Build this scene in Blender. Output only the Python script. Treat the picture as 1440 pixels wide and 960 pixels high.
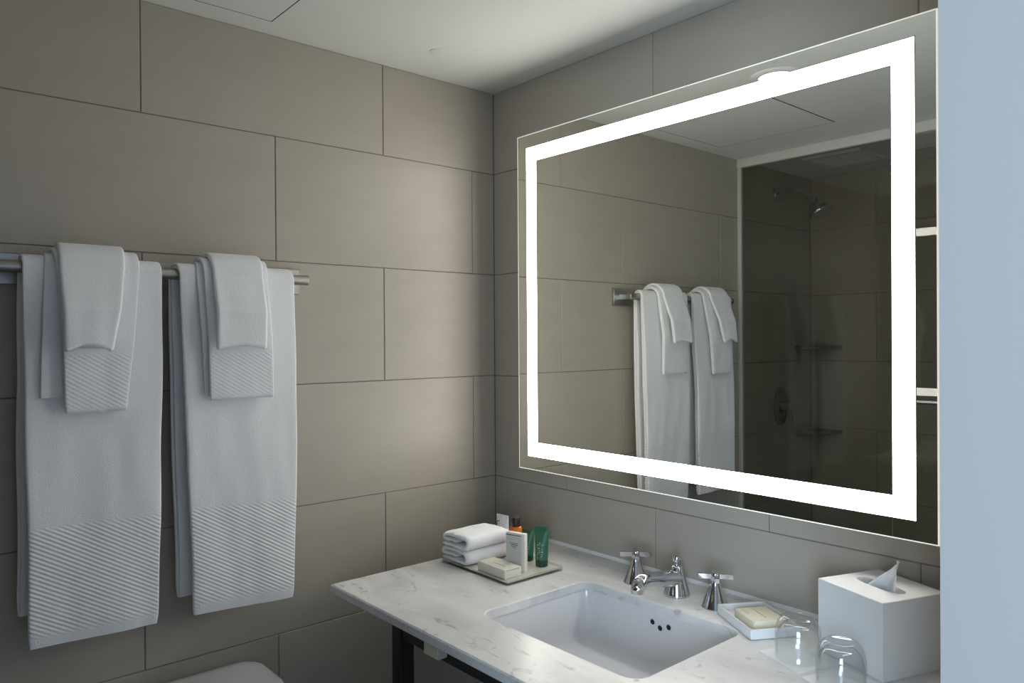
import bpy, bmesh, math, random
from mathutils import Vector, Matrix, noise

for o in list(bpy.data.objects):
    bpy.data.objects.remove(o, do_unlink=True)
S = bpy.context.scene
COL = S.collection

# ------------------------------------------------------------------ camera
yaw, pitch, roll = 0.8561, -0.0041, -0.0061
FPX = 1063.12
fw = Vector((-math.sin(yaw) * math.cos(pitch), math.cos(yaw) * math.cos(pitch), math.sin(pitch)))
rt = Vector((math.cos(yaw), math.sin(yaw), 0))
up = rt.cross(fw)
r2 = rt * math.cos(roll) + up * math.sin(roll)
u2 = -rt * math.sin(roll) + up * math.cos(roll)
cd = bpy.data.cameras.new('camera')
cam = bpy.data.objects.new('camera', cd)
COL.objects.link(cam)
cd.sensor_width = 36
cd.lens = FPX / 1440 * 36
cd.clip_start = 0.01
m = Matrix((r2, u2, -fw)).transposed().to_4x4()
m.translation = Vector((1.7761, -1.4708, 1.46))
cam.matrix_world = m
S.camera = cam

# ------------------------------------------------------------------ world: cool daylight reaching in through the open doorway
W = bpy.data.worlds.new('world')
S.world = W
W.use_nodes = True
bg = W.node_tree.nodes['Background']
bg.inputs[0].default_value = (0.56, 0.74, 1.0, 1)
bg.inputs[1].default_value = 0.50
# daylight from the window of the room behind the doorway
wl = bpy.data.lights.new('window_daylight', 'AREA')
wl.shape = 'RECTANGLE'; wl.size = 1.3; wl.size_y = 1.5; wl.energy = 120; wl.color = (.62, .80, 1.0)
wlo = bpy.data.objects.new('window_daylight', wl); COL.objects.link(wlo)
wlo.location = (3.2, -3.6, 1.55)
wlo.rotation_euler = (Vector((.8, -.1, 1.15)) - wlo.location).to_track_quat('-Z', 'Y').to_euler()
LED_STRENGTH = 14.0
DOWNLIGHT_STRENGTH = 6.0
S.view_settings.view_transform = 'Standard'
S.view_settings.look = 'None'
S.view_settings.gamma = 1
S.view_settings.exposure = 0.1
S.view_settings.use_curve_mapping = False

# ------------------------------------------------------------------ materials
MATS = {}
def mat(name, color=(.8, .8, .8), rough=.5, metal=0, spec=.5, emit=None, estr=0, coat=0):
    if name in MATS: return MATS[name]
    mt = bpy.data.materials.new(name); mt.use_nodes = True
    b = mt.node_tree.nodes['Principled BSDF']
    b.inputs['Base Color'].default_value = (*color, 1)
    b.inputs['Roughness'].default_value = rough
    b.inputs['Metallic'].default_value = metal
    b.inputs['Specular IOR Level'].default_value = spec
    b.inputs['Coat Weight'].default_value = coat
    if emit:
        b.inputs['Emission Color'].default_value = (*emit, 1)
        b.inputs['Emission Strength'].default_value = estr
    MATS[name] = mt
    return mt
def nt(mt): return mt.node_tree.nodes, mt.node_tree.links, mt.node_tree.nodes['Principled BSDF']
def add_noise_bump(mt, scale, strength, dist=.001, detail=3, stretch=None):
    n, l, b = nt(mt)
    tc = n.new('ShaderNodeTexCoord'); mp = n.new('ShaderNodeMapping')
    nz = n.new('ShaderNodeTexNoise'); bp = n.new('ShaderNodeBump')
    nz.inputs['Scale'].default_value = scale; nz.inputs['Detail'].default_value = detail
    if stretch: mp.inputs['Scale'].default_value = stretch
    bp.inputs['Strength'].default_value = strength; bp.inputs['Distance'].default_value = dist
    l.new(tc.outputs['Object'], mp.inputs[0]); l.new(mp.outputs[0], nz.inputs['Vector'])
    l.new(nz.outputs[0], bp.inputs['Height']); l.new(bp.outputs[0], b.inputs['Normal'])
    return bp

# porcelain wall tile: taupe with faint mottling, a different lightness for each tile
def make_tile_mat():
    mt = mat('taupe_tile', (.3, .27, .23), .42, spec=.45)
    n, l, b = nt(mt)
    tc = n.new('ShaderNodeTexCoord'); mp = n.new('ShaderNodeMapping')
    mp.inputs['Scale'].default_value = (1, 1, 3)
    nz = n.new('ShaderNodeTexNoise'); nz.inputs['Scale'].default_value = 7; nz.inputs['Detail'].default_value = 6
    oi = n.new('ShaderNodeObjectInfo')
    ad = n.new('ShaderNodeMath'); ad.operation = 'MULTIPLY_ADD'
    ad.inputs[1].default_value = .25
    rp = n.new('ShaderNodeValToRGB')
    rp.color_ramp.elements[0].position = .25; rp.color_ramp.elements[0].color = (.388, .350, .293, 1)
    rp.color_ramp.elements[1].position = .95; rp.color_ramp.elements[1].color = (.434, .393, .331, 1)
    l.new(tc.outputs['Object'], mp.inputs[0]); l.new(mp.outputs[0], nz.inputs['Vector'])
    l.new(oi.outputs['Random'], ad.inputs[0]); l.new(nz.outputs[0], ad.inputs[2])
    l.new(ad.outputs[0], rp.inputs[0]); l.new(rp.outputs[0], b.inputs['Base Color'])
    n2 = n.new('ShaderNodeTexNoise'); n2.inputs['Scale'].default_value = 160; n2.inputs['Detail'].default_value = 2
    bp = n.new('ShaderNodeBump'); bp.inputs['Strength'].default_value = .06; bp.inputs['Distance'].default_value = .001
    l.new(tc.outputs['Object'], n2.inputs['Vector']); l.new(n2.outputs[0], bp.inputs['Height'])
    l.new(bp.outputs[0], b.inputs['Normal'])
    return mt
TILE = make_tile_mat()
GROUT = mat('grout', (.2, .178, .152), .9)
add_noise_bump(GROUT, 300, .2)
PAINT = mat('ceiling_paint', (.72, .73, .70), .8, spec=.2)
add_noise_bump(PAINT, 220, .05)
DOORPAINT = mat('door_frame_paint', (.49, .475, .455), .5)
add_noise_bump(DOORPAINT, 90, .03)
FLOORM = mat('floor_tile', (.2, .18, .16), .4)
add_noise_bump(FLOORM, 40, .05)

def make_marble():
    mt = mat('white_marble', (.75, .75, .75), .30, spec=.5)
    n, l, b = nt(mt)
    tc = n.new('ShaderNodeTexCoord')
    mp = n.new('ShaderNodeMapping'); mp.inputs['Rotation'].default_value = (0, 0, .6); mp.inputs['Scale'].default_value = (1, 2.2, 1)
    l.new(tc.outputs['Object'], mp.inputs[0])
    a = n.new('ShaderNodeTexNoise'); a.inputs['Scale'].default_value = 5; a.inputs['Detail'].default_value = 8; a.inputs['Distortion'].default_value = .6
    r1 = n.new('ShaderNodeValToRGB')
    r1.color_ramp.elements[0].position = .3; r1.color_ramp.elements[0].color = (.60, .605, .615, 1)
    r1.color_ramp.elements[1].position = .62; r1.color_ramp.elements[1].color = (.83, .83, .815, 1)
    c = n.new('ShaderNodeTexNoise'); c.inputs['Scale'].default_value = 15; c.inputs['Detail'].default_value = 9; c.inputs['Distortion'].default_value = 1.6
    r2_ = n.new('ShaderNodeValToRGB')
    e = r2_.color_ramp.elements
    e[0].position = .60; e[0].color = (0, 0, 0, 1); e[1].position = .72; e[1].color = (.7, .7, .7, 1)
    mx = n.new('ShaderNodeMixRGB'); mx.inputs[2].default_value = (.33, .34, .36, 1)
    l.new(mp.outputs[0], a.inputs['Vector']); l.new(mp.outputs[0], c.inputs['Vector'])
    l.new(a.outputs[0], r1.inputs[0]); l.new(c.outputs[0], r2_.inputs[0])
    l.new(r1.outputs[0], mx.inputs[1]); l.new(r2_.outputs[0], mx.inputs[0])
    l.new(mx.outputs[0], b.inputs['Base Color'])
    return mt
MARBLE = make_marble()
PORC = mat('white_porcelain', (.74, .75, .78), .12, spec=.5)
CHROME = mat('chrome', (.62, .63, .65), .07, 1)
STEEL = mat('brushed_steel', (.42, .40, .37), .32, 1)
add_noise_bump(STEEL, 60, .08, stretch=(40, 1, 40))
BLACK = mat('black_metal', (.012, .012, .012), .45)
DARK = mat('dark_gap', (.02, .02, .02), .9)
MIRROR = mat('silver_mirror', (.80, .82, .79), .0, 1)
LED = mat('led_diffuser', (.9, .9, .88), .6, emit=(1, .965, .89), estr=LED_STRENGTH)
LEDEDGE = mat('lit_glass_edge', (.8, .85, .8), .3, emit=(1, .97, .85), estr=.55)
HOUSING = mat('mirror_housing', (.5, .5, .48), .5)
WHITEP = mat('white_plastic', (.76, .77, .78), .35)
PAPER = mat('white_paper', (.84, .85, .87), .8)
CREAM = mat('cream_card', (.74, .72, .63), .6)
CARDG = mat('grey_print', (.60, .59, .54), .6)
INK = mat('dark_ink', (.10, .09, .07), .7)
INKB = mat('brown_ink', (.28, .22, .13), .7)
GREEN = mat('green_tube', (.025, .13, .068), .38)
GREEND = mat('dark_green_cap', (.012, .045, .03), .3)
ORANGE = mat('orange_bottle', (.75, .19, .02), .3)
BLACKP = mat('black_plastic', (.015, .012, .012), .35)
TUBEINK = mat('pale_green_ink', (.42, .60, .48), .5)
SOAP = mat('cream_soap_box', (.74, .70, .55), .6)
BAND = mat('pale_band', (.72, .71, .58), .6)
SHELFM = mat('corner_shelf_stone', (.16, .15, .13), .4)

def make_terry(name, rib):
    mt = mat(name, (.87, .875, .885), .95, spec=.1)
    n, l, b = nt(mt)
    b.inputs['Sheen Weight'].default_value = .25
    tc = n.new('ShaderNodeTexCoord')
    nz = n.new('ShaderNodeTexNoise'); nz.inputs['Scale'].default_value = 420; nz.inputs['Detail'].default_value = 2
    n3 = n.new('ShaderNodeTexNoise'); n3.inputs['Scale'].default_value = 45; n3.inputs['Detail'].default_value = 3
    l.new(tc.outputs['Object'], nz.inputs['Vector']); l.new(tc.outputs['Object'], n3.inputs['Vector'])
    b1 = n.new('ShaderNodeBump'); b1.inputs['Strength'].default_value = .5; b1.inputs['Distance'].default_value = .0015
    b2 = n.new('ShaderNodeBump'); b2.inputs['Strength'].default_value = .16; b2.inputs['Distance'].default_value = .004
    l.new(nz.outputs[0], b1.inputs['Height']); l.new(n3.outputs[0], b2.inputs['Height'])
    l.new(b1.outputs[0], b2.inputs['Normal'])
    last = b2
    if rib:
        at = n.new('ShaderNodeAttribute'); at.attribute_name = 'rib'
        sp = n.new('ShaderNodeSeparateXYZ'); l.new(tc.outputs['Object'], sp.inputs[0])
        m1 = n.new('ShaderNodeMath'); m1.operation = 'MULTIPLY_ADD'; m1.inputs[1].default_value = .62
        l.new(sp.outputs['Y'], m1.inputs[0]); l.new(sp.outputs['Z'], m1.inputs[2])
        m2 = n.new('ShaderNodeMath'); m2.operation = 'MULTIPLY'; m2.inputs[1].default_value = 2 * math.pi / .0086
        l.new(m1.outputs[0], m2.inputs[0])
        m3 = n.new('ShaderNodeMath'); m3.operation = 'SINE'; l.new(m2.outputs[0], m3.inputs[0])
        m4 = n.new('ShaderNodeMath'); m4.operation = 'MULTIPLY'; l.new(m3.outputs[0], m4.inputs[0]); l.new(at.outputs['Fac'], m4.inputs[1])
        b3 = n.new('ShaderNodeBump'); b3.inputs['Strength'].default_value = .6; b3.inputs['Distance'].default_value = .0011
        l.new(m4.outputs[0], b3.inputs['Height']); l.new(b2.outputs[0], b3.inputs['Normal'])
        last = b3
    l.new(last.outputs[0], b.inputs['Normal'])
    return mt
TERRYR = make_terry('white_terry_ribbed', True)
TERRY = make_terry('white_terry', False)

def make_glass(name, tint, gloss_rough=.0, f0=.04):
    # flat pane: tinted see-through sheet with a fresnel reflection
    mt = bpy.data.materials.new(name); mt.use_nodes = True
    n, l = mt.node_tree.nodes, mt.node_tree.links
    n.clear()
    out = n.new('ShaderNodeOutputMaterial'); tr = n.new('ShaderNodeBsdfTransparent'); gl = n.new('ShaderNodeBsdfGlossy')
    lw = n.new('ShaderNodeLayerWeight'); pw = n.new('ShaderNodeMath'); fr = n.new('ShaderNodeMath'); mx = n.new('ShaderNodeMixShader')
    lw.inputs[0].default_value = .5
    pw.operation = 'POWER'; pw.inputs[1].default_value = 5
    fr.operation = 'MULTIPLY_ADD'; fr.inputs[1].default_value = .9; fr.inputs[2].default_value = f0
    l.new(lw.outputs['Facing'], pw.inputs[0]); l.new(pw.outputs[0], fr.inputs[0])
    tr.inputs[0].default_value = (*tint, 1); gl.inputs['Roughness'].default_value = gloss_rough
    l.new(fr.outputs[0], mx.inputs[0]); l.new(tr.outputs[0], mx.inputs[1]); l.new(gl.outputs[0], mx.inputs[2])
    l.new(mx.outputs[0], out.inputs[0])
    return mt
SMOKED = make_glass('smoked_shower_glass', (.80, .80, .775))
ACRYL = make_glass('clear_acrylic', (.90, .90, .88))
TUMB = make_glass('tumbler_glass', (.95, .96, .965), .0, .08)

# ------------------------------------------------------------------ helpers
def box(bm, a, b, bevel=0, seg=2):
    a = Vector(a); b = Vector(b)
    r = bmesh.ops.create_cube(bm, size=1)
    c = (a + b) / 2; s = b - a
    for v in r['verts']:
        v.co = Vector((v.co.x * s.x + c.x, v.co.y * s.y + c.y, v.co.z * s.z + c.z))
    if bevel:
        es = list({e for v in r['verts'] for e in v.link_edges})
        bmesh.ops.bevel(bm, geom=es, offset=bevel, segments=seg, profile=.5, affect='EDGES')
def loft(bm, rings, cap=True, closed=True):
    vs = [[bm.verts.new(p) for p in r] for r in rings]
    n = len(vs[0])
    for i in range(len(vs) - 1):
        for j in range(n if closed else n - 1):
            k = (j + 1) % n
            bm.faces.new((vs[i][j], vs[i][k], vs[i + 1][k], vs[i + 1][j]))
    if cap:
        bm.faces.new(list(reversed(vs[0]))); bm.faces.new(vs[-1])
    return vs
def circle(c, r, n=32, ax=(1, 0, 0), ay=(0, 1, 0)):
    c = Vector(c); ax = Vector(ax); ay = Vector(ay)
    return [c + ax * (r * math.cos(2 * math.pi * i / n)) + ay * (r * math.sin(2 * math.pi * i / n)) for i in range(n)]
def lathe(bm, prof, c=(0, 0, 0), n=32, cap=True):
    c = Vector(c)
    loft(bm, [circle(c + Vector((0, 0, z)), r, n) for r, z in prof], cap)
def tube(bm, pts, rads, n=20):
    pts = [Vector(p) for p in pts]; rings = []
    ref = Vector((.13, .21, .97))
    for i, p in enumerate(pts):
        t = (pts[min(i + 1, len(pts) - 1)] - pts[max(i - 1, 0)]).normalized()
        ax = t.cross(ref if abs(t.dot(ref)) < .97 else Vector((1, 0, 0))).normalized(); ay = t.cross(ax)
        r = rads[i] if hasattr(rads, '__len__') else rads
        rings.append(circle(p, r, n, ax, ay))
    loft(bm, rings)
def rrect(x0, x1, y0, y1, r, z, n=6):
    out = []
    for cx, cy, a0 in ((x1 - r, y1 - r, 0), (x0 + r, y1 - r, 90), (x0 + r, y0 + r, 180), (x1 - r, y0 + r, 270)):
        for i in range(n + 1):
            a = math.radians(a0 + 90 * i / n)
            out.append(Vector((cx + r * math.cos(a), cy + r * math.sin(a), z)))
    return out
def obj(name, bm, material, parent=None, smooth=40, label=None, cat=None, group=None, kind=None, fix=True):
    if fix: bmesh.ops.recalc_face_normals(bm, faces=bm.faces[:])
    me = bpy.data.meshes.new(name)
    bm.to_mesh(me); bm.free()
    if smooth:
        for p in me.polygons: p.use_smooth = True
        me.set_sharp_from_angle(angle=math.radians(smooth))
    me.materials.append(material)
    o = bpy.data.objects.new(name, me)
    COL.objects.link(o)
    if parent: o.parent = parent
    tag(o, label, cat, group, kind)
    return o
def tag(o, label=None, cat=None, group=None, kind=None):
    if label: o['label'] = label
    if cat: o['category'] = cat
    if group: o['group'] = group
    if kind: o['kind'] = kind
def thing(name, loc, label, cat, group=None, rz=0):
    o = bpy.data.objects.new(name, None); o.empty_display_size = .03
    COL.objects.link(o); o.location = loc; o.rotation_euler = (0, 0, rz)
    tag(o, label, cat, group)
    return o
def bx(name, a, b, material, parent=None, bevel=0, **k):
    bm = bmesh.new(); box(bm, a, b, bevel)
    return obj(name, bm, material, parent, smooth=40 if bevel else 0, **k)

# ------------------------------------------------------------------ dimensions of the room (metres)
CEIL = 2.203
XR = 1.502          # inner face of the doorway wall
YB = -2.044         # far wall of the shower
YG = -1.438         # shower glass
TH, TW, GAP = .305, .61, .0018
rows = []           # (z0, z1, odd)
z = 1.958 + TH; odd = True
while z > 0.001:
    rows.append((max(z - TH, 0), min(z, CEIL), odd)); z -= TH; odd = not odd

# ------------------------------------------------------------------ walls with single tiles
TILE_ME = {}
def tile_mesh(w, h):
    key = (round(w, 4), round(h, 4))
    if key in TILE_ME: return TILE_ME[key]
    bm = bmesh.new()
    b = .0012; d = .006
    hw, hh = w / 2 - GAP / 2, h / 2 - GAP / 2
    # local: x along the wall, y = depth (front at y=0 facing -y), z up
    back = [bm.verts.new((sx * hw, d, sz * hh)) for sx, sz in ((-1, -1), (1, -1), (1, 1), (-1, 1))]
    mid = [bm.verts.new((sx * hw, b, sz * hh)) for sx, sz in ((-1, -1), (1, -1), (1, 1), (-1, 1))]
    fr = [bm.verts.new((sx * (hw - b), 0, sz * (hh - b))) for sx, sz in ((-1, -1), (1, -1), (1, 1), (-1, 1))]
    for A, B in ((back, mid), (mid, fr)):
        for i in range(4):
            bm.faces.new((A[i], A[(i + 1) % 4], B[(i + 1) % 4], B[i]))
    bm.faces.new(fr); bm.faces.new(list(reversed(back)))
    bmesh.ops.recalc_face_normals(bm, faces=bm.faces[:])
    me = bpy.data.meshes.new('tile'); bm.to_mesh(me); bm.free(); me.materials.append(TILE)
    TILE_ME[key] = me
    return me
def tile_wall(wall, length, joint_odd, joint_even, place, rotz):
    """place(s, z) -> world position of a tile centre whose distance along the wall is s"""
    rnd = random.Random(len(wall.name))
    for z0, z1, od in rows:
        j = joint_odd if od else joint_even
        cuts = [0.0]; c = j
        while c < length - .004:
            if c > .004: cuts.append(c)
            c += TW
        cuts.append(length)
        for a, b in zip(cuts, cuts[1:]):
            t = bpy.data.objects.new('tile', tile_mesh(b - a, z1 - z0))
            COL.objects.link(t); t.parent = wall
            p = place((a + b) / 2, (z0 + z1) / 2)
            t.location = p; t.rotation_euler = (0, 0, rotz)
wall_l = bx('wall_left', (-.1, YB - .1, 0), (-.0022, .1, CEIL), GROUT, kind='structure')
tile_wall(wall_l, -YB, .388, .083, lambda s, z: (0, -s, z), math.pi / 2)
wall_m = bx('wall_mirror', (-.1, .0022, 0), (XR + .12, .1, CEIL), GROUT, kind='structure')
tile_wall(wall_m, XR, 0, .305, lambda s, z: (s, 0, z), 0)
wall_b = bx('wall_back', (-.1, YB - .1, 0), (XR + .12, YB - .0022, CEIL), GROUT, kind='structure')
tile_wall(wall_b, XR, .305, 0, lambda s, z: (s, YB, z), math.pi)

# doorway wall: a painted pier beside the vanity, a pier beside the shower, a lintel
YJ, YD = -.70, -1.54
bm = bmesh.new()
box(bm, (XR, YJ, 0), (XR + .118, .0022, CEIL))
box(bm, (XR, YB - .0022, 0), (XR + .118, YD, CEIL))
box(bm, (XR, YD, 2.06), (XR + .118, YJ, CEIL))
obj('wall_right', bm, DOORPAINT, smooth=0, kind='structure')
bx('floor', (-.1, YB - .1, -.08), (3.2, .1, 0), FLOORM, kind='structure')
ceil = bx('ceiling', (-.1, YB - .1, CEIL), (XR + .12, .1, CEIL + .08), PAINT, kind='structure')

# ceiling access panel with its dark joint
ax0, ax1, ay0, ay1 = .079, .53, -1.19, -.735
bm = bmesh.new()
g = .003
for a, b in (((ax0 - g, ay0 - g), (ax0, ay1 + g)), ((ax1, ay0 - g), (ax1 + g, ay1 + g)), ((ax0, ay0 - g), (ax1, ay0)), ((ax0, ay1), (ax1, ay1 + g))):
    box(bm, (a[0], a[1], CEIL - .0010), (b[0], b[1], CEIL + .002))
obj('panel_joint', bm, DARK, ceil, smooth=0)
bx('access_panel', (ax0, ay0, CEIL - .0012), (ax1, ay1, CEIL + .002), PAINT, ceil)
bm = bmesh.new(); lathe(bm, [(.021, CEIL + .001), (.021, CEIL - .001), (.019, CEIL - .0022)], (.171, -.328, 0), 28)
obj('sprinkler_cover', bm, mat('sprinkler_cover_paint', (.70, .705, .66), .7), ceil)
# white silicone bead where the worktop meets the tiles
bm = bmesh.new()
loft(bm, [[Vector((x, 0, .888)), Vector((x, -.007, .8885)), Vector((x, -.004, .891)), Vector((x, 0, .896))] for x in (.162, XR)])
obj('trim_1', bm, mat('white_silicone', (.74, .74, .73), .5), smooth=0, kind='structure')

# ------------------------------------------------------------------ shower in the far half of the room, seen in the mirror
bx('trim_2', (0.0, YG - .012, 0), (.016, YG + .012, CEIL - .036), mat('pale_wall_channel', (.62, .63, .60), .4), kind='structure', bevel=.002)
bx('trim_3', (0, YG - .02, CEIL - .036), (XR, YG + .015, CEIL), mat('shower_header_paint', (.68, .69, .66), .6), kind='structure', bevel=.002)
sg = thing('shower_screen', (.016, YG, .02), 'fixed smoked glass shower pane beside the hanging towels, seen in the mirror', 'shower screen')
bx('fixed_pane', (.0, -.004, .03), (.60, .004, 2.145), SMOKED, sg)
bx('bottom_channel', (.0, -.009, .0), (.60, .009, .03), STEEL, sg)
sdoor = thing('shower_door', (.625, YG - .001, .05), 'smoked glass shower door standing slightly ajar, at the right of the mirror reflection', 'shower door')
sdoor.rotation_euler = (math.radians(-.45), 0, math.radians(-3.6))
bx('door_pane', (.0, -.004, .0), (.56, .004, 2.06), SMOKED, sdoor)
bm = bmesh.new(); tube(bm, [(.04, .05, 1.184), (.42, .05, 1.184)], .009, 16)
hb = obj('bar_handle', bm, CHROME, sdoor, label='chrome bar handle')
for x in (.075, .385):
    bm = bmesh.new(); tube(bm, [(x, .004, 1.184), (x, .05, 1.184)], .007, 12); obj('post', bm, CHROME, hb)
tub = thing('shower_tray', (0, 0, 0), 'low white shower tray on the floor behind the glass door', 'shower tray')
bm = bmesh.new()
loft(bm, [rrect(.003, XR - .004, YB + .004, YG + .03, .012, zz) for zz in (0, .016)] + [rrect(.006, XR - .007, YB + .007, YG + .027, .012, .02), rrect(.05, XR - .05, YB + .05, YG - .03, .03, .02), rrect(.06, XR - .06, YB + .06, YG - .04, .03, .012)])
obj('tray_shell', bm, PORC, tub)
bm = bmesh.new(); lathe(bm, [(.045, .012), (.045, .015), (.03, .016)], (.75, -1.74, 0), 20)
obj('drain', bm, CHROME, tub)
# shower head and arm
sh = thing('wall_shower', (0, -1.741, 2.097), 'chrome shower head on a bent arm, high in the mirror reflection', 'shower head')
bm = bmesh.new(); loft(bm, [circle((x, 0, 0), r, 24, (0, 1, 0), (0, 0, 1)) for x, r in ((0, .030), (.006, .030), (.012, .024), (.014, .012))]); obj('flange', bm, CHROME, sh)
pts = [(.01, 0, 0), (.06, 0, .003), (.10, 0, .002), (.135, 0, -.012), (.16, 0, -.034), (.175, 0, -.052)]
bm = bmesh.new(); tube(bm, pts, .0095, 14); obj('arm', bm, CHROME, sh)
ax = Vector((.5, 0, -.87)).normalized(); ay = ax.cross(Vector((0, 1, 0)))
bm = bmesh.new(); c0 = Vector((.17, 0, -.046))
loft(bm, [circle(c0 + ax * d, r, 28, Vector((0, 1, 0)), ay) for d, r in ((0, .014), (.014, .019), (.026, .018), (.034, .026), (.055, .046), (.070, .049), (.076, .046), (.077, .030))])
obj('spray_head', bm, CHROME, sh)
# valve
va = thing('shower_valve', (0, -1.763, 1.148), 'chrome oval shower valve plate with lever, in the mirror reflection', 'shower valve')
bm = bmesh.new()
def oval(x, ry, rz): return [Vector((x, ry * math.cos(2 * math.pi * i / 36), rz * math.sin(2 * math.pi * i / 36))) for i in range(36)]
loft(bm, [oval(0, .055, .085), oval(.006, .055, .085), oval(.010, .048, .078)]); obj('escutcheon', bm, STEEL, va)
bm = bmesh.new(); loft(bm, [circle((x, 0, 0), r, 24, (0, 1, 0), (0, 0, 1)) for x, r in ((.008, .026), (.04, .022), (.052, .020), (.056, .014))]); obj('hub', bm, CHROME, va)
bm = bmesh.new(); tube(bm, [(.045, 0, 0), (.05, -.02, -.03), (.055, -.03, -.075)], [.008, .007, .005], 12); obj('lever', bm, CHROME, va)
# corner shelves
for zs, lb in ((1.400, 'upper dark corner shelf in the shower, seen in the mirror'), (1.012, 'lower dark corner shelf in the shower, seen in the mirror')):
    cs = thing('corner_shelf', (0, YB, zs), lb, 'shelf', 'shower corner shelves')
    bm = bmesh.new()
    def quarter(r, z):
        return [Vector((.0005, .0005, z))] + [Vector((.0005 + r * math.cos(math.radians(90 * i / 12)), .0005 + r * math.sin(math.radians(90 * i / 12)), z)) for i in range(13)]
    loft(bm, [quarter(.142, 0), quarter(.15, .004), quarter(.15, .014), quarter(.146, .018)])
    obj('slab', bm, SHELFM, cs)
# exhaust grille in the shower ceiling
vg = thing('exhaust_grille', (.31, -1.73, CEIL), 'square ceiling exhaust grille above the shower, in the mirror reflection', 'vent')
bm = bmesh.new()
for a, b in (((-.12, -.12), (.12, -.095)), ((-.12, .095), (.12, .12)), ((-.12, -.095), (-.095, .095)), ((.095, -.095), (.12, .095))):
    box(bm, (a[0], a[1], -.012), (b[0], b[1], 0), .002, 1)
obj('frame', bm, WHITEP, vg)
bx('backing', (-.095, -.095, -.003), (.095, .095, -.0005), DARK, vg)
for i in range(9):
    y = -.084 + i * .021
    bx('slat', (-.095, y - .005, -.010), (.095, y + .005, -.004), WHITEP, vg)
# recessed ceiling light over the vanity
dl = thing('downlight', (.645, -.615, CEIL), 'round recessed ceiling downlight glowing white, reflected at the mirror top', 'ceiling light')
bm = bmesh.new(); lathe(bm, [(.050, 0), (.072, 0), (.072, -.004), (.066, -.007), (.050, -.006), (.048, -.001)], n=40, cap=False); obj('trim_ring', bm, WHITEP, dl)
bm = bmesh.new(); lathe(bm, [(.049, -.0005), (.049, -.004), (.03, -.0055)], n=40)
obj('lens', bm, mat('downlight_lens', (.9, .9, .9), .5, emit=(1, .95, .86), estr=DOWNLIGHT_STRENGTH), dl)

# ------------------------------------------------------------------ lit mirror
MX0, MX1, MZ0, MZ1, MY = .167, 1.2695, 1.0935, 2.0285, -.05
mir = thing('lighted_mirror', ((MX0 + MX1) / 2, 0, MZ0), 'large rectangular wall mirror with a glowing white light strip inside its edge', 'mirror')
def P(bm):
    for v in bm.verts: v.co -= mir.location
    return bm
bm = bmesh.new(); box(bm, (MX0 + .012, -.0435, MZ0 + .012), (MX1 - .012, -.0002, MZ1 - .012)); obj('housing', P(bm), HOUSING, mir, smooth=0)
def ring(bm, o, i, y0, y1):
    """rectangular ring between outer (x0,x1,z0,z1) and inner, from y0 (back) to y1 (front)"""
    def q(r, y): return [Vector((r[0], y, r[2])), Vector((r[1], y, r[2])), Vector((r[1], y, r[3])), Vector((r[0], y, r[3]))]
    A, B, C, D = [[bm.verts.new(p) for p in q(r, y)] for r, y in ((o, y0), (o, y1), (i, y1), (i, y0))]
    for U, V in ((A, B), (B, C), (C, D), (D, A)):
        for k in range(4): bm.faces.new((U[k], U[(k + 1) % 4], V[(k + 1) % 4], V[k]))
def inset(r, d): return (r[0] + d, r[1] - d, r[2] + d, r[3] - d)
R0 = (MX0, MX1, MZ0, MZ1)
R1 = inset(R0, .0365); R2 = inset(R0, .0790)
bm = bmesh.new(); ring(bm, inset(R0, .0022), R1, -.045, MY); obj('mirror_border', P(bm), MIRROR, mir, smooth=0)
bm = bmesh.new(); ring(bm, R0, inset(R0, .0022), -.0445, MY); obj('glass_edge', P(bm), LEDEDGE, mir, smooth=0, label='thin bright glass edge')
bm = bmesh.new(); ring(bm, R1, inset(R1, .0014), -.046, MY - .0003); ring(bm, inset(R2, -.0014), R2, -.046, MY - .0003); obj('seam', P(bm), mat('seam_grey', (.06, .06, .055), .6), mir, smooth=0)
bm = bmesh.new(); ring(bm, inset(R1, .0014), inset(R2, -.0014), -.046, MY - .0001); obj('light_strip', P(bm), LED, mir, smooth=0, label='glowing frosted light strip')
bm = bmesh.new(); box(bm, (R2[0], MY, R2[2]), (R2[1], -.045, R2[3])); obj('mirror_glass', P(bm), MIRROR, mir, smooth=0)

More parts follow.
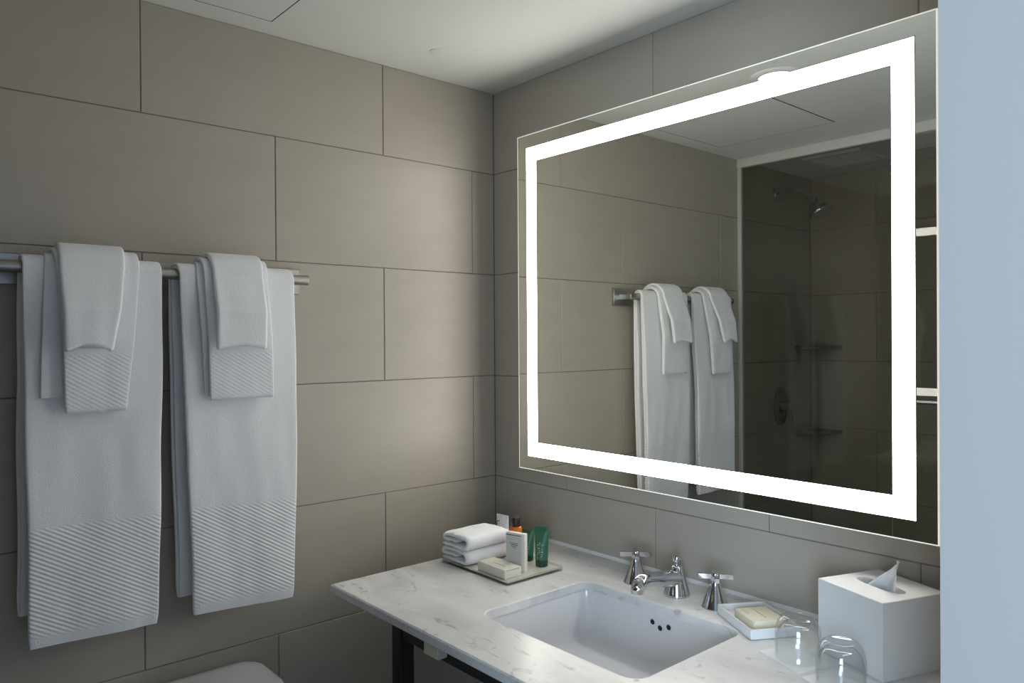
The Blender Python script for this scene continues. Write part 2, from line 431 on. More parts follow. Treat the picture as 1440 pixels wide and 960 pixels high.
# ------------------------------------------------------------------ vanity: stand, worktop, sink, faucet
CT = .888; CB = .868
CX0, CY0 = .162, -.637
SX0, SX1, SY0, SY1 = .540, .962, -.495, -.172
bm = bmesh.new()
def outer(z, d=0): return [Vector((CX0 + d, CY0 + d, z)), Vector((XR - .002, CY0 + d, z)), Vector((XR - .002, -.0012, z)), Vector((CX0 + d, -.0012, z))]
def worktop(bm):
    hole_n = 6
    inner_t = rrect(SX0 - .002, SX1 + .002, SY0 - .002, SY1 + .002, .035, CT, hole_n)
    inner_m = rrect(SX0, SX1, SY0, SY1, .033, CT - .002, hole_n)
    inner_b = rrect(SX0, SX1, SY0, SY1, .033, CB, hole_n)
    ot, om, ob, ob2 = outer(CT, .003), outer(CT - .003), outer(CB + .002), outer(CB, .002)
    I = [[bm.verts.new(p) for p in r] for r in (inner_t, inner_m, inner_b)]
    O = [[bm.verts.new(p) for p in r] for r in (ot, om, ob, ob2)]
    n = len(I[0])
    for A, B in zip(I, I[1:]):
        for j in range(n): bm.faces.new((A[j], A[(j + 1) % n], B[(j + 1) % n], B[j]))
    for A, B in zip(O, O[1:]):
        for j in range(4): bm.faces.new((A[j], A[(j + 1) % 4], B[(j + 1) % 4], B[j]))
    # rrect corner order: (x1,y1) (x0,y1) (x0,y0) (x1,y0); outer order: (x0,y0) (x1,y0) (x1,y1) (x0,y1)
    omap = [2, 3, 0, 1]
    for Ov, Iv in ((O[0], I[0]), (O[-1], I[-1])):
        k = hole_n + 1
        for c in range(4):
            oc = Ov[omap[c]]
            for i in range(hole_n): bm.faces.new((oc, Iv[c * k + i], Iv[c * k + i + 1]))
            bm.faces.new((oc, Iv[c * k + hole_n], Iv[((c + 1) % 4) * k], Ov[omap[(c + 1) % 4]]))
worktop(bm)
obj('marble_worktop', bm, MARBLE, smooth=30, label='white grey-veined marble vanity worktop with a sink cutout', cat='worktop')

st = thing('vanity_stand', (.335, -.575, 0), 'black metal leg frame under the marble worktop', 'vanity stand')
def Pst(bm):
    for v in bm.verts: v.co -= st.location
    return bm
LX, RX, FY, BY, LW = .337, 1.45, -.58, -.06, .036
for x, y in ((LX, FY), (RX - LW, FY), (LX, BY - LW), (RX - LW, BY - LW)):
    bm = bmesh.new(); box(bm, (x, y, 0), (x + LW, y + LW, CB - .0004), .002, 1); obj('leg', Pst(bm), BLACK, st)
for a, b in (((LX + LW, FY + .004, .806), (RX - LW, FY + .030, CB - .0006)), ((LX + LW, BY - .03, .806), (RX - LW, BY - .004, CB - .0006)),
             ((LX + .004, FY + LW, .806), (LX + .030, BY - LW, CB - .0006)), ((RX - .030, FY + LW, .806), (RX - .004, BY - LW, CB - .0006)),
             ((LX + LW, FY + .004, .2), (RX - LW, FY + .030, .23)), ((LX + LW, BY - .03, .2), (RX - LW, BY - .004, .23)),
             ((LX + .004, FY + LW, .2), (LX + .030, BY - LW, .23)), ((RX - .030, FY + LW, .2), (RX - .004, BY - LW, .23))):
    bm = bmesh.new(); box(bm, a, b, .0015, 1); obj('rail', Pst(bm), BLACK, st)
bm = bmesh.new(); box(bm, (.535, -.630, .840), (.583, -.606, CB - .0004), .002, 1); obj('bracket', Pst(bm), mat('cream_bracket', (.62, .59, .46), .5), st, label='small cream bracket')

sink = thing('undermount_sink', ((SX0 + SX1) / 2, (SY0 + SY1) / 2, .74), 'white rectangular undermount porcelain sink below the marble cutout', 'sink')
def Ps(bm):
    for v in bm.verts: v.co -= sink.location
    return bm
def sr(d, r, z): return rrect(SX0 + d, SX1 - d, SY0 + d, SY1 - d, r, z, 8)
bm = bmesh.new()
zt = CB - .0004
rings = [sr(-.03, .05, zt - .014), sr(-.03, .05, zt), sr(-.004, .034, zt), sr(-.003, .033, zt - .004), sr(.0, .032, zt - .02), sr(.005, .032, zt - .080), sr(.008, .034, zt - .092),
         sr(.014, .038, zt - .100), sr(.024, .044, zt - .105), sr(.06, .05, zt - .108), sr(.13, .02, zt - .119)]
loft(bm, rings, cap=False)
bmesh.ops.contextual_create(bm, geom=[e for e in bm.edges if e.is_boundary and all(abs(v.co.z - (zt - .119)) < 1e-5 for v in e.verts)])
# outer shell
def so(d, r, z): return rrect(SX0 + d, SX1 - d, SY0 + d, SY1 - d, r, z, 8)
loft(bm, [so(-.03, .05, zt - .014), so(-.016, .04, zt - .016), so(-.010, .05, zt - .10), so(.03, .07, zt - .132)], cap=False)
bmesh.ops.contextual_create(bm, geom=[e for e in bm.edges if e.is_boundary and all(abs(v.co.z - (zt - .132)) < 1e-5 for v in e.verts)])
bmesh.ops.remove_doubles(bm, verts=bm.verts[:], dist=1e-5)
obj('basin', Ps(bm), PORC, sink, smooth=60)
for x, zz in ((.739, .845), (.760, .8375), (.782, .845)):
    bm = bmesh.new()
    yb = SY1 - .0005 - (.848 - zz + .0) * .1 - .0012
    loft(bm, [circle((x, yb + .004, zz), .0068, 20, (1, 0, 0), (0, 0, 1)), circle((x, yb - .0002, zz), .0066, 20, (1, 0, 0), (0, 0, 1)), circle((x, yb + .0006, zz), .0056, 20, (1, 0, 0), (0, 0, 1))], cap=False)
    h = obj('overflow_rim', Ps(bm), PORC, sink)
    bm = bmesh.new(); loft(bm, [circle((x, yb + .004, zz), .0057, 20, (1, 0, 0), (0, 0, 1)), circle((x, yb + .0004, zz), .0057, 20, (1, 0, 0), (0, 0, 1))])
    obj('overflow_hole', Ps(bm), DARK, h)
bm = bmesh.new(); lathe(bm, [(.028, zt - .1205), (.028, zt - .117), (.020, zt - .115), (.018, zt - .113)], ((SX0 + SX1) / 2, (SY0 + SY1) / 2, 0), 24); obj('drain', Ps(bm), CHROME, sink)

def tap_handle(x, y, lb, rz):
    t = thing('tap_handle', (x, y, CT), lb, 'tap handle', 'cross tap handles')
    t.rotation_euler = (0, 0, rz)
    bm = bmesh.new(); lathe(bm, [(.0285, 0), (.0290, .002), (.0275, .005), (.0215, .020), (.0155, .036), (.0112, .048), (.0100, .052)], n=36); obj('cone_base', bm, CHROME, t)
    bm = bmesh.new(); lathe(bm, [(.0085, .052), (.0078, .056), (.0092, .0575), (.0098, .060), (.0098, .0715), (.0085, .0735), (.004, .0742)], n=28); obj('hub', bm, CHROME, t)
    for k in range(4):
        a = k * math.pi / 2
        bm = bmesh.new()
        def sec(d, w, z0, z1): return [Vector((d, -w, z0)), Vector((d, w, z0)), Vector((d, w, z1)), Vector((d, -w, z1))]
        loft(bm, [sec(.006, .0042, .0612, .0705), sec(.034, .0050, .0605, .0712), sec(.0365, .0046, .0612, .0705)])
        bmesh.ops.rotate(bm, verts=bm.verts[:], cent=(0, 0, 0), matrix=Matrix.Rotation(a, 3, 'Z'))
        obj('arm', bm, CHROME, t, smooth=20)
tap_handle(.628, -.095, 'chrome cross tap handle on a cone base, the one nearer the green tubes', math.radians(45))
tap_handle(.847, -.098, 'chrome cross tap handle on a cone base, the one beside the soap dish', math.radians(40))
sp = thing('spout', (.745, -.095, CT), 'chrome sink spout with pull knob between the two cross handles', 'spout')
bm = bmesh.new(); lathe(bm, [(.0295, 0), (.030, .002), (.0288, .006), (.0225, .026), (.0170, .046), (.0130, .060), (.0105, .064), (.006, .066)], n=36); obj('cone_body', bm, CHROME, sp)
bm = bmesh.new()
key = [(.004, .036, .0185), (-.03, .042, .0178), (-.06, .0475, .0165), (-.09, .053, .0153), (-.112, .0555, .0152), (-.124, .0535, .0154), (-.132, .0475, .0152), (-.1355, .040, .0142), (-.1365, .033, .0128)]
pts_, rad_ = [], []
for i in range(len(key) - 1):
    p0, p1, p2, p3 = key[max(i - 1, 0)], key[i], key[i + 1], key[min(i + 2, len(key) - 1)]
    for k in range(5):
        t = k / 5
        q = [.5 * (2 * b + (c_ - a) * t + (2 * a - 5 * b + 4 * c_ - d) * t * t + (3 * b - a - 3 * c_ + d) * t ** 3) for a, b, c_, d in zip(p0, p1, p2, p3)]
        pts_.append((0, q[0], q[1])); rad_.append(q[2])
pts_.append((0, key[-1][0], key[-1][1])); rad_.append(key[-1][2])
tube(bm, pts_, rad_, 28); obj('spout_arm', bm, CHROME, sp, smooth=50)
bm = bmesh.new(); lathe(bm, [(.0042, .064), (.0042, .071), (.0078, .073), (.0085, .076), (.0085, .083), (.0070, .0862), (.003, .0872)], n=24); obj('pull_knob', bm, CHROME, sp)

# ------------------------------------------------------------------ towel rail
BX, BZ = .07, 1.603
rail = thing('towel_rail', (0, -.95, BZ), 'brushed steel towel rail with a flat back plate on the tiled wall', 'towel rail')
bm = bmesh.new(); box(bm, (0, -.318, -.031), (.010, .314, .031), .0015, 1); obj('back_plate', bm, STEEL, rail)
bm = bmesh.new(); loft(bm, [circle((BX, y, 0), r, 28, (1, 0, 0), (0, 0, 1)) for y, r in ((-.325, .010), (-.323, .012), (.305, .012), (.307, .010))]); obj('bar', bm, STEEL, rail)
for y in (-.29, .275):
    bm = bmesh.new(); box(bm, (.008, y - .010, -.010), (BX, y + .010, .010), .002, 1); obj('post', bm, STEEL, rail)

def hang(name, rc, T_top, T_hang, front, back, zf, zb, seed, wr=.004, layers=2, rib=None, drift=.006, splay=0.0, hemcurve=0.0, label=None, cat='towel', group=None, bulge=0.0, backx=0.0, slant=(0,0), ribamt=.8):
    """cloth slab folded over the rail. front = (y0 top, y1 top, y0 bottom, y1 bottom); back likewise; rib = (z low, z high)"""
    st = []   # (x, z, nx, nz, y0, y1, T, w)
    L_b = BZ - zb; L_f = BZ - zf
    nb, na, nf = 26, 12, 44
    for i in range(nb):
        f = i / nb; zz = zb + L_b * f; g = 1 - f
        x = BX - rc - backx * math.sin(math.pi * min(1, g)) * .5
        st.append((x, zz, -1, 0, back[2] + (back[0] - back[2]) * f, back[3] + (back[1] - back[3]) * f, T_top + (T_hang - T_top) * min(1, g * 4), min(1, g * 3), f))
    for i in range(na + 1):
        a = math.pi - math.pi * i / na; f = i / na
        st.append((BX + rc * math.cos(a), BZ + rc * math.sin(a), math.cos(a), math.sin(a), back[0] + (front[0] - back[0]) * f, back[1] + (front[1] - back[1]) * f, T_top, .12, 1))
    for i in range(1, nf + 1):
        f = i / nf; zz = BZ - L_f * f
        x = BX + rc + drift * min(1, f * 2) + splay * f ** 1.6 + bulge * math.sin(math.pi * f) 
        st.append((x, zz, 1, 0, front[0] + (front[2] - front[0]) * f, front[1] + (front[3] - front[1]) * f, T_top + (T_hang - T_top) * min(1, f * 4), min(1, .15 + f * 2), 2))
    bm = bmesh.new(); lay = bm.verts.layers.float.new('rib')
    NW = 26
    rings = []
    tot = len(st)
    def prof(T, w):
        """points (y fraction offset, n) once around; y as (side, dy)"""
        out = []
        for i in range(NW + 1): out.append((i / NW, 0, T / 2))
        hl = T / layers
        for k in range(layers):     # right edge, lobes from +T/2 to -T/2
            c = T / 2 - hl * (k + .5)
            for a in (60, 25, -25, -60):
                out.append((1, hl * .5 * math.cos(math.radians(a)) * (1 if k == 0 else .55) , c + hl * .5 * math.sin(math.radians(a))))
            if k < layers - 1: out.append((1, -.004, c - hl * .5))
        for i in range(NW, -1, -1): out.append((i / NW, 0, -T / 2))
        for k in range(layers - 1, -1, -1):
            c = T / 2 - hl * (k + .5)
            for a in (-60, -25, 25, 60):
                out.append((0, -hl * .5 * math.cos(math.radians(a)) * (1 if k == 0 else .2) , c + hl * .5 * math.sin(math.radians(a))))
            if k > 0: out.append((0, .005, c + hl * .5))
        return out
    endf = [(0, .45, -.0), (1, .8, 0)]
    for si, (x, zz, nx, nz, y0, y1, T, w, ph) in enumerate(st):
        e = min(si, tot - 1 - si)
        sh = {0: .55, 1: .92}.get(e, 1.0)
        ring_ = []
        for fy, dy, dn in prof(T * sh, w):
            y = y0 + (y1 - y0) * fy + dy
            s = noise.noise(Vector((y * 9 + seed * 3.1, zz * 2.6, seed))) * 1.0 + noise.noise(Vector((y * 26 + seed, zz * 7 + seed * 2, seed * 1.7))) * .45
            d = wr * s * w
            # edges of the cloth stay flatter
            zo = 0
            if e < 14 and hemcurve: zo = hemcurve * math.sin(math.pi * fy) * (1 - e / 14)
            if slant != (0, 0) and si > tot - 40: zo += (slant[0] + (slant[1] - slant[0]) * fy) * ((si - (tot - 40)) / 40)
            ey = noise.noise(Vector((zz * 6, seed * 5.3, fy * 3))) * .0028 * w
            p = Vector((x + nx * (dn + (d if nx >= 0 else -d * .5)), y + ey, zz + nz * (dn + d * .3) + zo))
            p.x = max(p.x, .004)
            v = bm.verts.new(p - Vector((BX, (front[0] + front[1]) / 2, BZ)))
            if rib and ph == 2 and rib[0] < zz < rib[1]: v[lay] = ribamt
            ring_.append(v)
        rings.append(ring_)
    n = len(rings[0])
    for A, B in zip(rings, rings[1:]):
        for j in range(n): bm.faces.new((A[j], A[(j + 1) % n], B[(j + 1) % n], B[j]))
    bm.faces.new(list(reversed(rings[0]))); bm.faces.new(rings[-1])
    o = obj(name, bm, TERRYR, smooth=70, label=label, cat=cat, group=group)
    o.location = (BX, (front[0] + front[1]) / 2, BZ)
    return o
# bath towels
hang('bath_towel', .0185, .0115, .020, (-1.230, -.986, -1.224, -1.004), (-1.232, -.99, -1.235, -1.0), .874, .93, 1.3, wr=.0055, layers=2, rib=(.897, 1.104), drift=.010,
     label='white bath towel hanging full length, further from the room corner', group='bath towels on the rail', slant=(.004, -.002))
hang('bath_towel', .0185, .0115, .020, (-.945, -.692, -.924, -.704), (-.955, -.70, -.942, -.72), .870, .90, 5.2, wr=.0055, layers=2, rib=(.893, 1.096), drift=.010,
     label='white bath towel hanging full length, nearest the room corner', group='bath towels on the rail', slant=(.0, -.012))
# hand towels, each with a second fold underneath
h1 = hang('hand_towel', .0345, .0105, .013, (-1.177, -1.034, -1.166, -1.064), (-1.187, -1.032, -1.195, -1.045), 1.321, 1.34, 2.7, wr=.004, layers=2, rib=(1.332, 1.43), ribamt=.4, drift=.021,
     label='white hand towel over the bath towel further from the corner, ribbed end showing', cat='hand towel', group='hand towels on the rail')
u1 = hang('under_fold', .0267, .0042, .0045, (-1.196, -1.06, -1.205, -1.09), (-1.187, -1.04, -1.195, -1.05), 1.352, 1.36, 4.4, wr=.003, layers=1, drift=.0165, cat=None)
h2 = hang('hand_towel', .0345, .0105, .013, (-.900, -.764, -.895, -.761), (-.905, -.752, -.91, -.74), 1.331, 1.28, 8.1, wr=.004, layers=2, rib=(1.342, 1.43), ribamt=.3, drift=.021,
     label='white hand towel over the bath towel nearest the corner, ribbed end showing', cat='hand towel', group='hand towels on the rail')
u2_ = hang('under_fold', .0267, .0042, .0045, (-.913, -.80, -.902, -.80), (-.905, -.80, -.91, -.80), 1.345, 1.36, 9.4, wr=.003, layers=1, drift=.0165, cat=None)
for a, b in ((h1, u1), (h2, u2_)):
    b.parent = a; b.location = b.location - a.location
# washcloths
hang('washcloth', .0460, .0105, .012, (-1.172, -1.066, -1.172, -1.098), (-1.168, -1.056, -1.165, -1.06), 1.440, 1.47, 3.9, wr=.005, layers=1, drift=.026, splay=.014, hemcurve=.012,
     label='small white washcloth on top, over the hand towel further from the corner', cat='washcloth', group='washcloths on the rail')
hang('washcloth', .0460, .0105, .012, (-.882, -.780, -.886, -.789), (-.89, -.772, -.885, -.772), 1.440, 1.47, 6.4, wr=.005, layers=1, drift=.026, splay=.012, hemcurve=.008,
     label='small white washcloth on top, over the hand towel nearest the corner', cat='washcloth', group='washcloths on the rail')

# ------------------------------------------------------------------ toilet under the towels
to = thing('toilet', (.0, -.985, 0), 'white toilet with a rounded tank lid below the hanging towels', 'toilet')
bm = bmesh.new()
loft(bm, [rrect(.012, .195, -.185, .185, .04, z, 6) if z > .5 else rrect(.016, .18, -.165, .165, .04, z, 6) for z in (.37, .39, .55, .668)]); obj('tank', bm, PORC, to)
bm = bmesh.new()
def lid(d, z): return rrect(.006 + d, .208 - d, -.202 + d, .232 - d, .05, z, 8)
loft(bm, [lid(.008, .668), lid(.0, .674), lid(0, .694), lid(.003, .701), lid(.010, .705), lid(.03, .7065)]); obj('tank_lid', bm, PORC, to)
bm = bmesh.new()
def egg(s, z, x0=.16, x1=.68, w=.18):
    cx = (x0 + x1) / 2; return [Vector((cx + (x1 - x0) / 2 * s * math.cos(2 * math.pi * i / 32), w * s * math.sin(2 * math.pi * i / 32) * (1 - .12 * math.cos(2 * math.pi * i / 32)), z)) for i in range(32)]
loft(bm, [egg(.62, 0, .14, .60, .16), egg(.60, .1, .14, .58, .16), egg(.72, .22, .14, .62), egg(.95, .34), egg(1, .385), egg(.98, .395)]); obj('bowl', bm, PORC, to)
bm = bmesh.new(); loft(bm, [egg(1.0, .396), egg(1.02, .402), egg(1.02, .425), egg(.98, .433), egg(.6, .436)]); obj('seat_cover', bm, WHITEP, to)
bm = bmesh.new(); tube(bm, [(.196, .13, .62), (.214, .13, .62), (.218, .10, .618), (.218, .06, .612)], [.010, .009, .007, .006], 12); obj('flush_lever', bm, CHROME, to)

# ------------------------------------------------------------------ amenity tray and what stands on it
TZ = CT
tx0, tx1, ty0, ty1 = .187, .452, -.340, -.158
tr = thing('amenity_tray', ((tx0 + tx1) / 2, (ty0 + ty1) / 2, TZ), 'clear acrylic tray with low rim holding the toiletries on the worktop', 'tray')
hx, hy = (tx1 - tx0) / 2, (ty1 - ty0) / 2
bm = bmesh.new()
loft(bm, [rrect(-hx, hx, -hy, hy, .006, .0004), rrect(-hx, hx, -hy, hy, .006, .0105), rrect(-hx + .003, hx - .003, -hy + .003, hy - .003, .005, .0105), rrect(-hx + .003, hx - .003, -hy + .003, hy - .003, .005, .0048)])
obj('tray_body', bm, ACRYL, tr)
bx('tray_base', (-hx + .0035, -hy + .0035, .0050), (hx - .0035, hy - .0035, .0062), mat('frosted_base', (.62, .61, .56), .35), tr, label='pale frosted tray base')
TB = CT + .0066

def folded(name, loc, L, D, t, seed, label, rz=0):
    """washcloth folded in three: section in x-z, running along y"""
    h = t
    path = []
    r = t / 2
    def seg(a, b, n=8): 
        for i in range(n): path.append(Vector((a[0] + (b[0] - a[0]) * i / n, a[1] + (b[1] - a[1]) * i / n)))
    def arc(c, rad, a0, a1, n=8):
        for i in range(n): 
            a = math.radians(a0 + (a1 - a0) * i / n); path.append(Vector((c[0] + rad * math.cos(a), c[1] + rad * math.sin(a))))
    # inner flap -> left fold -> top -> right fold -> bottom
    z1, z2, z3 = t * .5, t * 1.5, t * 2.5
    seg((L * .55, z2), (t * 1.0, z2)); arc((t * 1.0, (z2 + z3) / 2), t / 2, 270, 90, 8)
    seg((t * 1.0, z3), (L - t * 1.5, z3)); arc((L - t * 1.5, (z1 + z3) / 2), t, 90, -90, 12)
    seg((L - t * 1.5, z1), (t * .3, z1)); path.append(Vector((t * .3, z1)))
    NS = 22
    bm = bmesh.new(); rings = []
    for k in range(NS + 1):
        f = k / NS; y = -D / 2 + D * f
        e = min(k, NS - k); shr = {0: .45, 1: .82}.get(e, 1)
        left, right = [], []
        for i, p in enumerate(path):
            q = path[min(i + 1, len(path) - 1)] - path[max(i - 1, 0)]; q.normalize()
            nn = Vector((-q.y, q.x))
            ww = noise.noise(Vector((p.x * 22 + seed, y * 18, p.y * 30 + seed))) * .0022 + noise.noise(Vector((p.x * 70 + seed, y * 60, p.y * 60))) * .0009
            he = t * .47 * shr * (.75 if i in (0, len(path) - 1) else 1)
            if i in (0, len(path) - 1): he *= .6
            zsag = -.002 * (p.x / L - .5) ** 2 * 4 * (p.y / (3 * t))
            for s, dst in ((1, left), (-1, right)):
                c = p + nn * (s * he)
                dst.append(Vector((c.x - L / 2 + ww * .6, y + (ww * .8), max(.0006, c.y + ww + zsag))))
        rings.append([bm.verts.new(v) for v in left + right[::-1]])
    n = len(rings[0])
    for A, B in zip(rings, rings[1:]):
        for j in range(n): bm.faces.new((A[j], A[(j + 1) % n], B[(j + 1) % n], B[j]))
    m_ = n // 2
    for R, fl in ((rings[0], False), (rings[-1], True)):
        for i in range(m_ - 1):
            q = (R[i], R[i + 1], R[n - 2 - i], R[n - 1 - i])
            bm.faces.new(q if fl else q[::-1])
    o = obj(name, bm, TERRY, smooth=70, label=label, cat='washcloth', group='folded washcloths on the tray')
    o.location = loc; o.rotation_euler = (0, 0, rz)
    return o
folded('folded_washcloth', (.240, -.262, TB), .112, .145, .0125, 2.0, 'lower folded white washcloth of the stack on the tray')
folded('folded_washcloth', (.242, -.264, TB + .0372), .108, .142, .0122, 7.5, 'upper folded white washcloth of the stack on the tray', rz=.03)

# soap carton lying at the tray front
sc = thing('soap_carton', (.375, -.300, TB), 'small cream soap carton lying flat at the front of the tray', 'carton', rz=-.02)
bx('carton', (-.052, -.026, .0002), (.052, .026, .022), CREAM, sc, bevel=.0012)
bx('printed_line', (-.018, -.006, .0221), (.03, -.0045, .0223), INKB, sc)
bx('printed_line', (.0521, -.02, .0185), (.0523, .02, .0195), INKB, sc)
# upright carton with a grey printed panel
uc = thing('upright_carton', (.389, -.254, TB), 'cream carton standing upright with a grey printed panel, behind the lying carton', 'carton', rz=.28)
bx('carton', (-.027, -.010, .0002), (.027, .004, .092), CREAM, uc, bevel=.0012)
bx('printed_panel', (-.0255, -.0103, .012), (.018, -.0101, .083), CARDG, uc)
bx('printed_line', (-.0255, -.0104, .0855), (.018, -.0102, .0873), INK, uc)
for i, (w, zz) in enumerate(((.024, .066), (.021, .0625), (.016, .059), (.008, .0555))):
    bx('printed_line', (-.003 - w / 2, -.0106, zz), (-.003 + w / 2, -.0104, zz + .0014), INK, uc)

def cosmetic_tube(name, loc, label, h, w, body, cap, rz, caph=.012, ink=None, marks=(), group=None):
    t = thing(name, loc, label, 'tube', group, rz)
    bm = bmesh.new()
    lathe(bm, [(w * .40, .0002), (w * .42, .001), (w * .42, caph), (w * .36, caph + .001)], n=24); obj('cap', bm, cap, t)
    bm = bmesh.new(); rings = []
    for i in range(13):
        f = i / 12; zz = caph + .0008 + (h - caph - .0008) * f
        a = w * (.43 + .07 * f); b = w * .43 * (1 - f) ** .8 + .0009
        if f > .9: b = .0011
        rings.append([Vector((a * math.cos(2 * math.pi * k / 28) if f < .85 else max(-a, min(a, 1.15 * a * math.cos(2 * math.pi * k / 28))), b * math.sin(2 * math.pi * k / 28), zz)) for k in range(28)])
    loft(bm, rings); obj('tube_body', bm, body, t, smooth=50)
    for (x0, z0, x1, z1) in marks:
        f = (((z0 + z1) / 2) - caph) / (h - caph)
        b = w * .43 * (1 - f) ** .8 + .0009
        a = w * (.43 + .07 * f); xm = (x0 + x1) / 2
        yy = -b * math.sqrt(max(.05, 1 - (xm / a) ** 2))
        slope = -(w * .43 * .8 * (max(.02, 1 - f)) ** -.2) / (h - caph)
        bm = bmesh.new()
        dz = (z1 - z0) / 2
        q = []
        for xx, zz in ((x0, z0), (x1, z0), (x1, z1), (x0, z1)):
            f_ = (zz - caph) / (h - caph); b_ = w * .43 * (1 - f_) ** .8 + .0009; a_ = w * (.43 + .07 * f_)
            q.append(Vector((xx, -b_ * math.sqrt(max(.05, 1 - (xx / a_) ** 2)) - .0003, zz)))
        loft(bm, [q, [p + Vector((0, -.0002, 0)) for p in q]]); obj('printed_mark', bm, ink, t, smooth=0)
rk = random.Random(4)
def squiggles(h, w, n0):
    out = []
    for col, zt_, zb_ in ((-.007, .60, .18), (-.002, .60, .33), (.004, .58, .25)):
        zz = h * zt_
        while zz > h * zb_:
            l = rk.uniform(.002, .006)
            out.append((col + rk.uniform(-.001, .001), zz - .0012, col + rk.uniform(.0012, .004), zz)); zz -= l
    return out
cosmetic_tube('green_tube', (.345, -.180, TB), 'shorter dark green toiletry tube beside the orange bottle', .078, .034, GREEN, GREEND, .55, .014, TUBEINK, squiggles(.078, .034, 0), 'green toiletry tubes')
cosmetic_tube('green_tube', (.402, -.185, TB), 'taller dark green toiletry tube standing at the right of the tray', .098, .037, GREEN, GREEND, .45, .016, TUBEINK, squiggles(.098, .037, 0), 'green toiletry tubes')
cosmetic_tube('white_tube', (.232, -.168, TB), 'white toiletry tube with black lettering standing behind the folded washcloths', .094, .044, WHITEP, WHITEP, .1, .014, INK,
              [(-.016, .060, -.013, .078), (-.016, .0755, -.009, .0775), (-.012, .0775, -.004, .079), (-.016, .069, -.011, .0705), (-.008, .0715, -.002, .0725)])
ob = thing('orange_bottle', (.338, -.214, TB), 'orange toiletry bottle with black cap behind the upright carton', 'bottle')
bm = bmesh.new(); lathe(bm, [(.0145, .0002), (.0155, .0015), (.0155, .084), (.0145, .089), (.0095, .0915)], n=28); obj('bottle_body', bm, ORANGE, ob)
bm = bmesh.new(); lathe(bm, [(.0108, .0915), (.0112, .0922), (.0112, .1115), (.0104, .1132), (.004, .1134)], n=28); obj('cap', bm, BLACKP, ob)

# ------------------------------------------------------------------ soap dish, glasses, tissue box
rz = math.radians(-31)
c, s = math.cos(rz), math.sin(rz)
dx, dy = .145, .105
left = Vector((.871, -.128, 0)); ctr = left + Vector((c, s, 0)) * dx / 2 + Vector((-s, c, 0)) * dy / 2
sd = thing('soap_dish', (ctr.x, ctr.y, CT), 'white rectangular soap dish by the tap handle', 'soap dish', rz=rz)
bm = bmesh.new()
def dr(d, z): return rrect(-dx / 2 + d, dx / 2 - d, -dy / 2 + d, dy / 2 - d, .004, z, 3)
loft(bm, [dr(.002, .0003), dr(0, .002), dr(0, .018), dr(.0008, .0195), dr(.004, .0195), dr(.0048, .0185), dr(.006, .0065)]); obj('dish', bm, WHITEP, sd)
sb_ = thing('soap_box', (ctr.x + .006, ctr.y - .002, CT + .0068), 'cream boxed soap lying in the white soap dish', 'soap', rz=rz + .03)
bx('carton', (-.038, -.034, 0), (.038, .034, .017), SOAP, sb_, bevel=.0012)
bx('printed_line', (-.028, .000, .0171), (.022, .0013, .0173), INKB, sb_)
bx('printed_line', (-.028, -.022, .0171), (-.004, -.0212, .0173), INKB, sb_)

def tumbler(x, y, lb):
    t = thing('tumbler', (x, y, CT + .0016), lb, 'glass', 'upturned tumblers')
    bm = bmesh.new()
    outp = [(.0375, .0), (.0382, .001), (.0388, .020), (.0388, .042), (.0375, .054), (.0340, .064), (.0285, .0715), (.0240, .0745), (.0225, .0750), (.0200, .0738), (.0, .0732)]
    inn = [(.0, .0625), (.015, .0622), (.0245, .0600), (.0305, .054), (.0345, .045), (.0362, .036), (.0366, .020), (.0364, .001), (.0375, .0)]
    prof = outp + inn
    n = 48; rings = []
    for r, zz in prof:
        if r == 0: rings.append([bm.verts.new((0, 0, zz))])
        else: rings.append([bm.verts.new(p) for p in circle((0, 0, zz), r, n)])
    for A, B in zip(rings, rings[1:]):
        for j in range(n):
            k = (j + 1) % n
            if len(A) == 1 and len(B) == 1: continue
            if len(A) == 1: bm.faces.new((A[0], B[k], B[j]))
            elif len(B) == 1: bm.faces.new((A[j], A[k], B[0]))
            else: bm.faces.new((A[j], A[k], B[k], B[j]))
    bmesh.ops.remove_doubles(bm, verts=bm.verts[:], dist=1e-6)
    obj('glass_body', bm, TUMB, t, smooth=60)
def coaster(x, y, rz, lb):
    bm = bmesh.new(); d = .05
    loft(bm, [rrect(-d, d, -d, d, .004, .0002, 3), rrect(-d, d, -d, d, .004, .0013, 3)])
    o = obj('paper_coaster', bm, PAPER, label=lb, cat='coaster', group='paper coasters', smooth=0)
    o.location = (x, y, CT); o.rotation_euler = (0, 0, rz)
coaster(1.0945, -.204, math.radians(-20), 'square white paper coaster under the tumbler nearer the soap dish')
coaster(1.199, -.2465, math.radians(-20), 'square white paper coaster under the tumbler in front of the tissue box')
tumbler(1.094, -.211, 'clear upturned glass tumbler beside the soap dish')
tumbler(1.196, -.262, 'clear upturned glass tumbler in front of the tissue box')

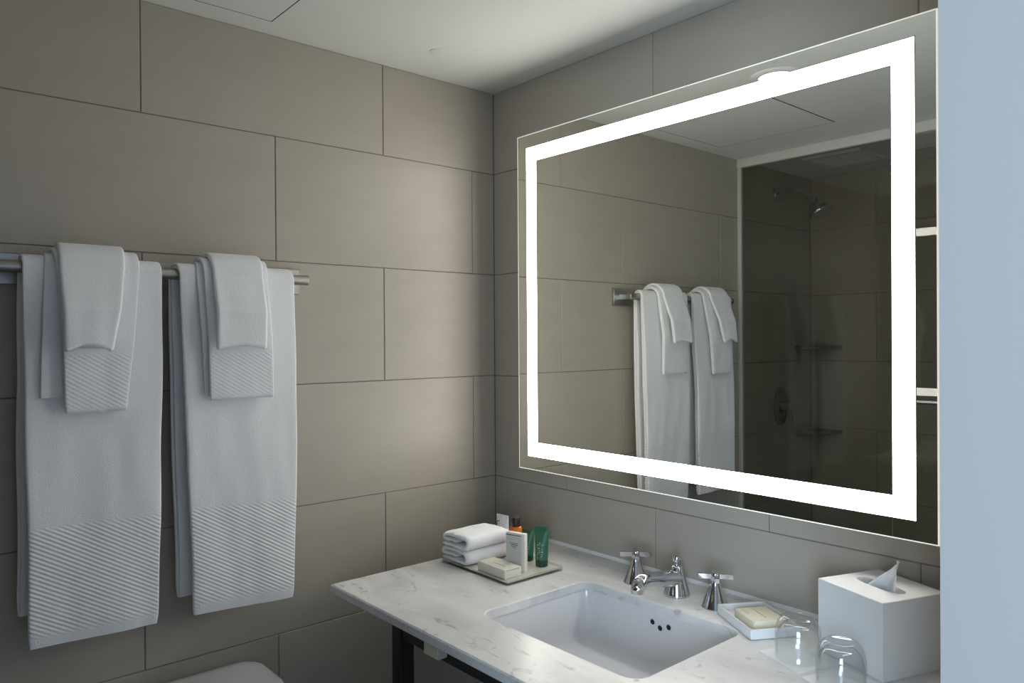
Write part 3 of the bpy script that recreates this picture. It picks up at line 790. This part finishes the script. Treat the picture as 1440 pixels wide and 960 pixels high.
rz = math.radians(-20)
TS, TH_ = .145, .131
fc = Vector((1.235, -.195)); cc = fc + Vector((-math.cos(rz), -math.sin(rz))) * TS / 2 + Vector((-math.sin(rz), math.cos(rz))) * TS / 2
tb = thing('tissue_box', (cc.x, cc.y, CT), 'white cube tissue box cover at the end of the worktop', 'tissue box', rz=rz)
bm = bmesh.new(); h_ = TS / 2
def sq(d, zz):
    hh = h_ - d; out = []; n = 12
    for (x0, y0), (x1, y1) in zip(((hh, -hh), (hh, hh), (-hh, hh), (-hh, -hh)), ((hh, hh), (-hh, hh), (-hh, -hh), (hh, -hh))):
        for i in range(n): out.append(Vector((x0 + (x1 - x0) * i / n, y0 + (y1 - y0) * i / n, zz)))
    return out
rr = [sq(d, zz) for d, zz in ((0, .0004), (0, TH_ - .001), (.001, TH_))]
def slot(sx, sy, zz):
    n = len(rr[0]); out = []
    for p in rr[0]:
        a = math.atan2(p.y, p.x); k = 1 / (abs(math.cos(a)) ** 2.6 / sx ** 2.6 + abs(math.sin(a)) ** 2.6 / sy ** 2.6) ** (1 / 2.6)
        out.append(Vector((k * math.cos(a), k * math.sin(a), zz)))
    return out
# resample the slot loop evenly in angle so that its corners stay round
loft(bm, rr + [slot(.050, .017, TH_), slot(.049, .016, TH_ - .004), slot(.049, .016, TH_ - .03)], cap=False)
obj('cover', bm, WHITEP, tb, smooth=30)
bx('inside', (-.06, -.03, .09), (.06, .03, .1005), DARK, tb)
ti = thing('tissue', (cc.x, cc.y, CT + .1015), 'white tissue standing up out of the tissue box slot', 'tissue', rz=rz)
bm = bmesh.new()
rows_ = []
NU, NV = 20, 14
for j in range(NV + 1):
    v = j / NV; r_ = []
    for i in range(NU + 1):
        u = i / NU - .5
        wdt = .088 * (1 - v) + .003
        x = .038 - (.5 - u) * wdt + .003 * v
        zz = v * (.080 + .010 * u)
        y = .008 * math.sin(u * 7 + 1.2) * (1 - v * .6) + .006 * math.cos(u * 3.0) * v * (1 - v) - .003 + .003 * noise.noise(Vector((u * 5, v * 5, 1)))
        if zz < .03: y = max(-.0125, min(.0125, y)); x = max(-.043, min(.043, x))
        r_.append(Vector((x, y, zz)))
    rows_.append(r_)
F = [[bm.verts.new(p) for p in r] for r in rows_]; B = [[bm.verts.new(p + Vector((0, .0009, 0))) for p in r] for r in rows_]
for j in range(NV):
    for i in range(NU):
        bm.faces.new((F[j][i], F[j][i + 1], F[j + 1][i + 1], F[j + 1][i])); bm.faces.new((B[j][i], B[j + 1][i], B[j + 1][i + 1], B[j][i + 1]))
    bm.faces.new((F[j][0], F[j + 1][0], B[j + 1][0], B[j][0])); bm.faces.new((F[j][NU], B[j][NU], B[j + 1][NU], F[j + 1][NU]))
for i in range(NU):
    bm.faces.new((F[0][i], B[0][i], B[0][i + 1], F[0][i + 1])); bm.faces.new((F[NV][i], F[NV][i + 1], B[NV][i + 1], B[NV][i]))
obj('sheet', bm, PAPER, ti, smooth=80)
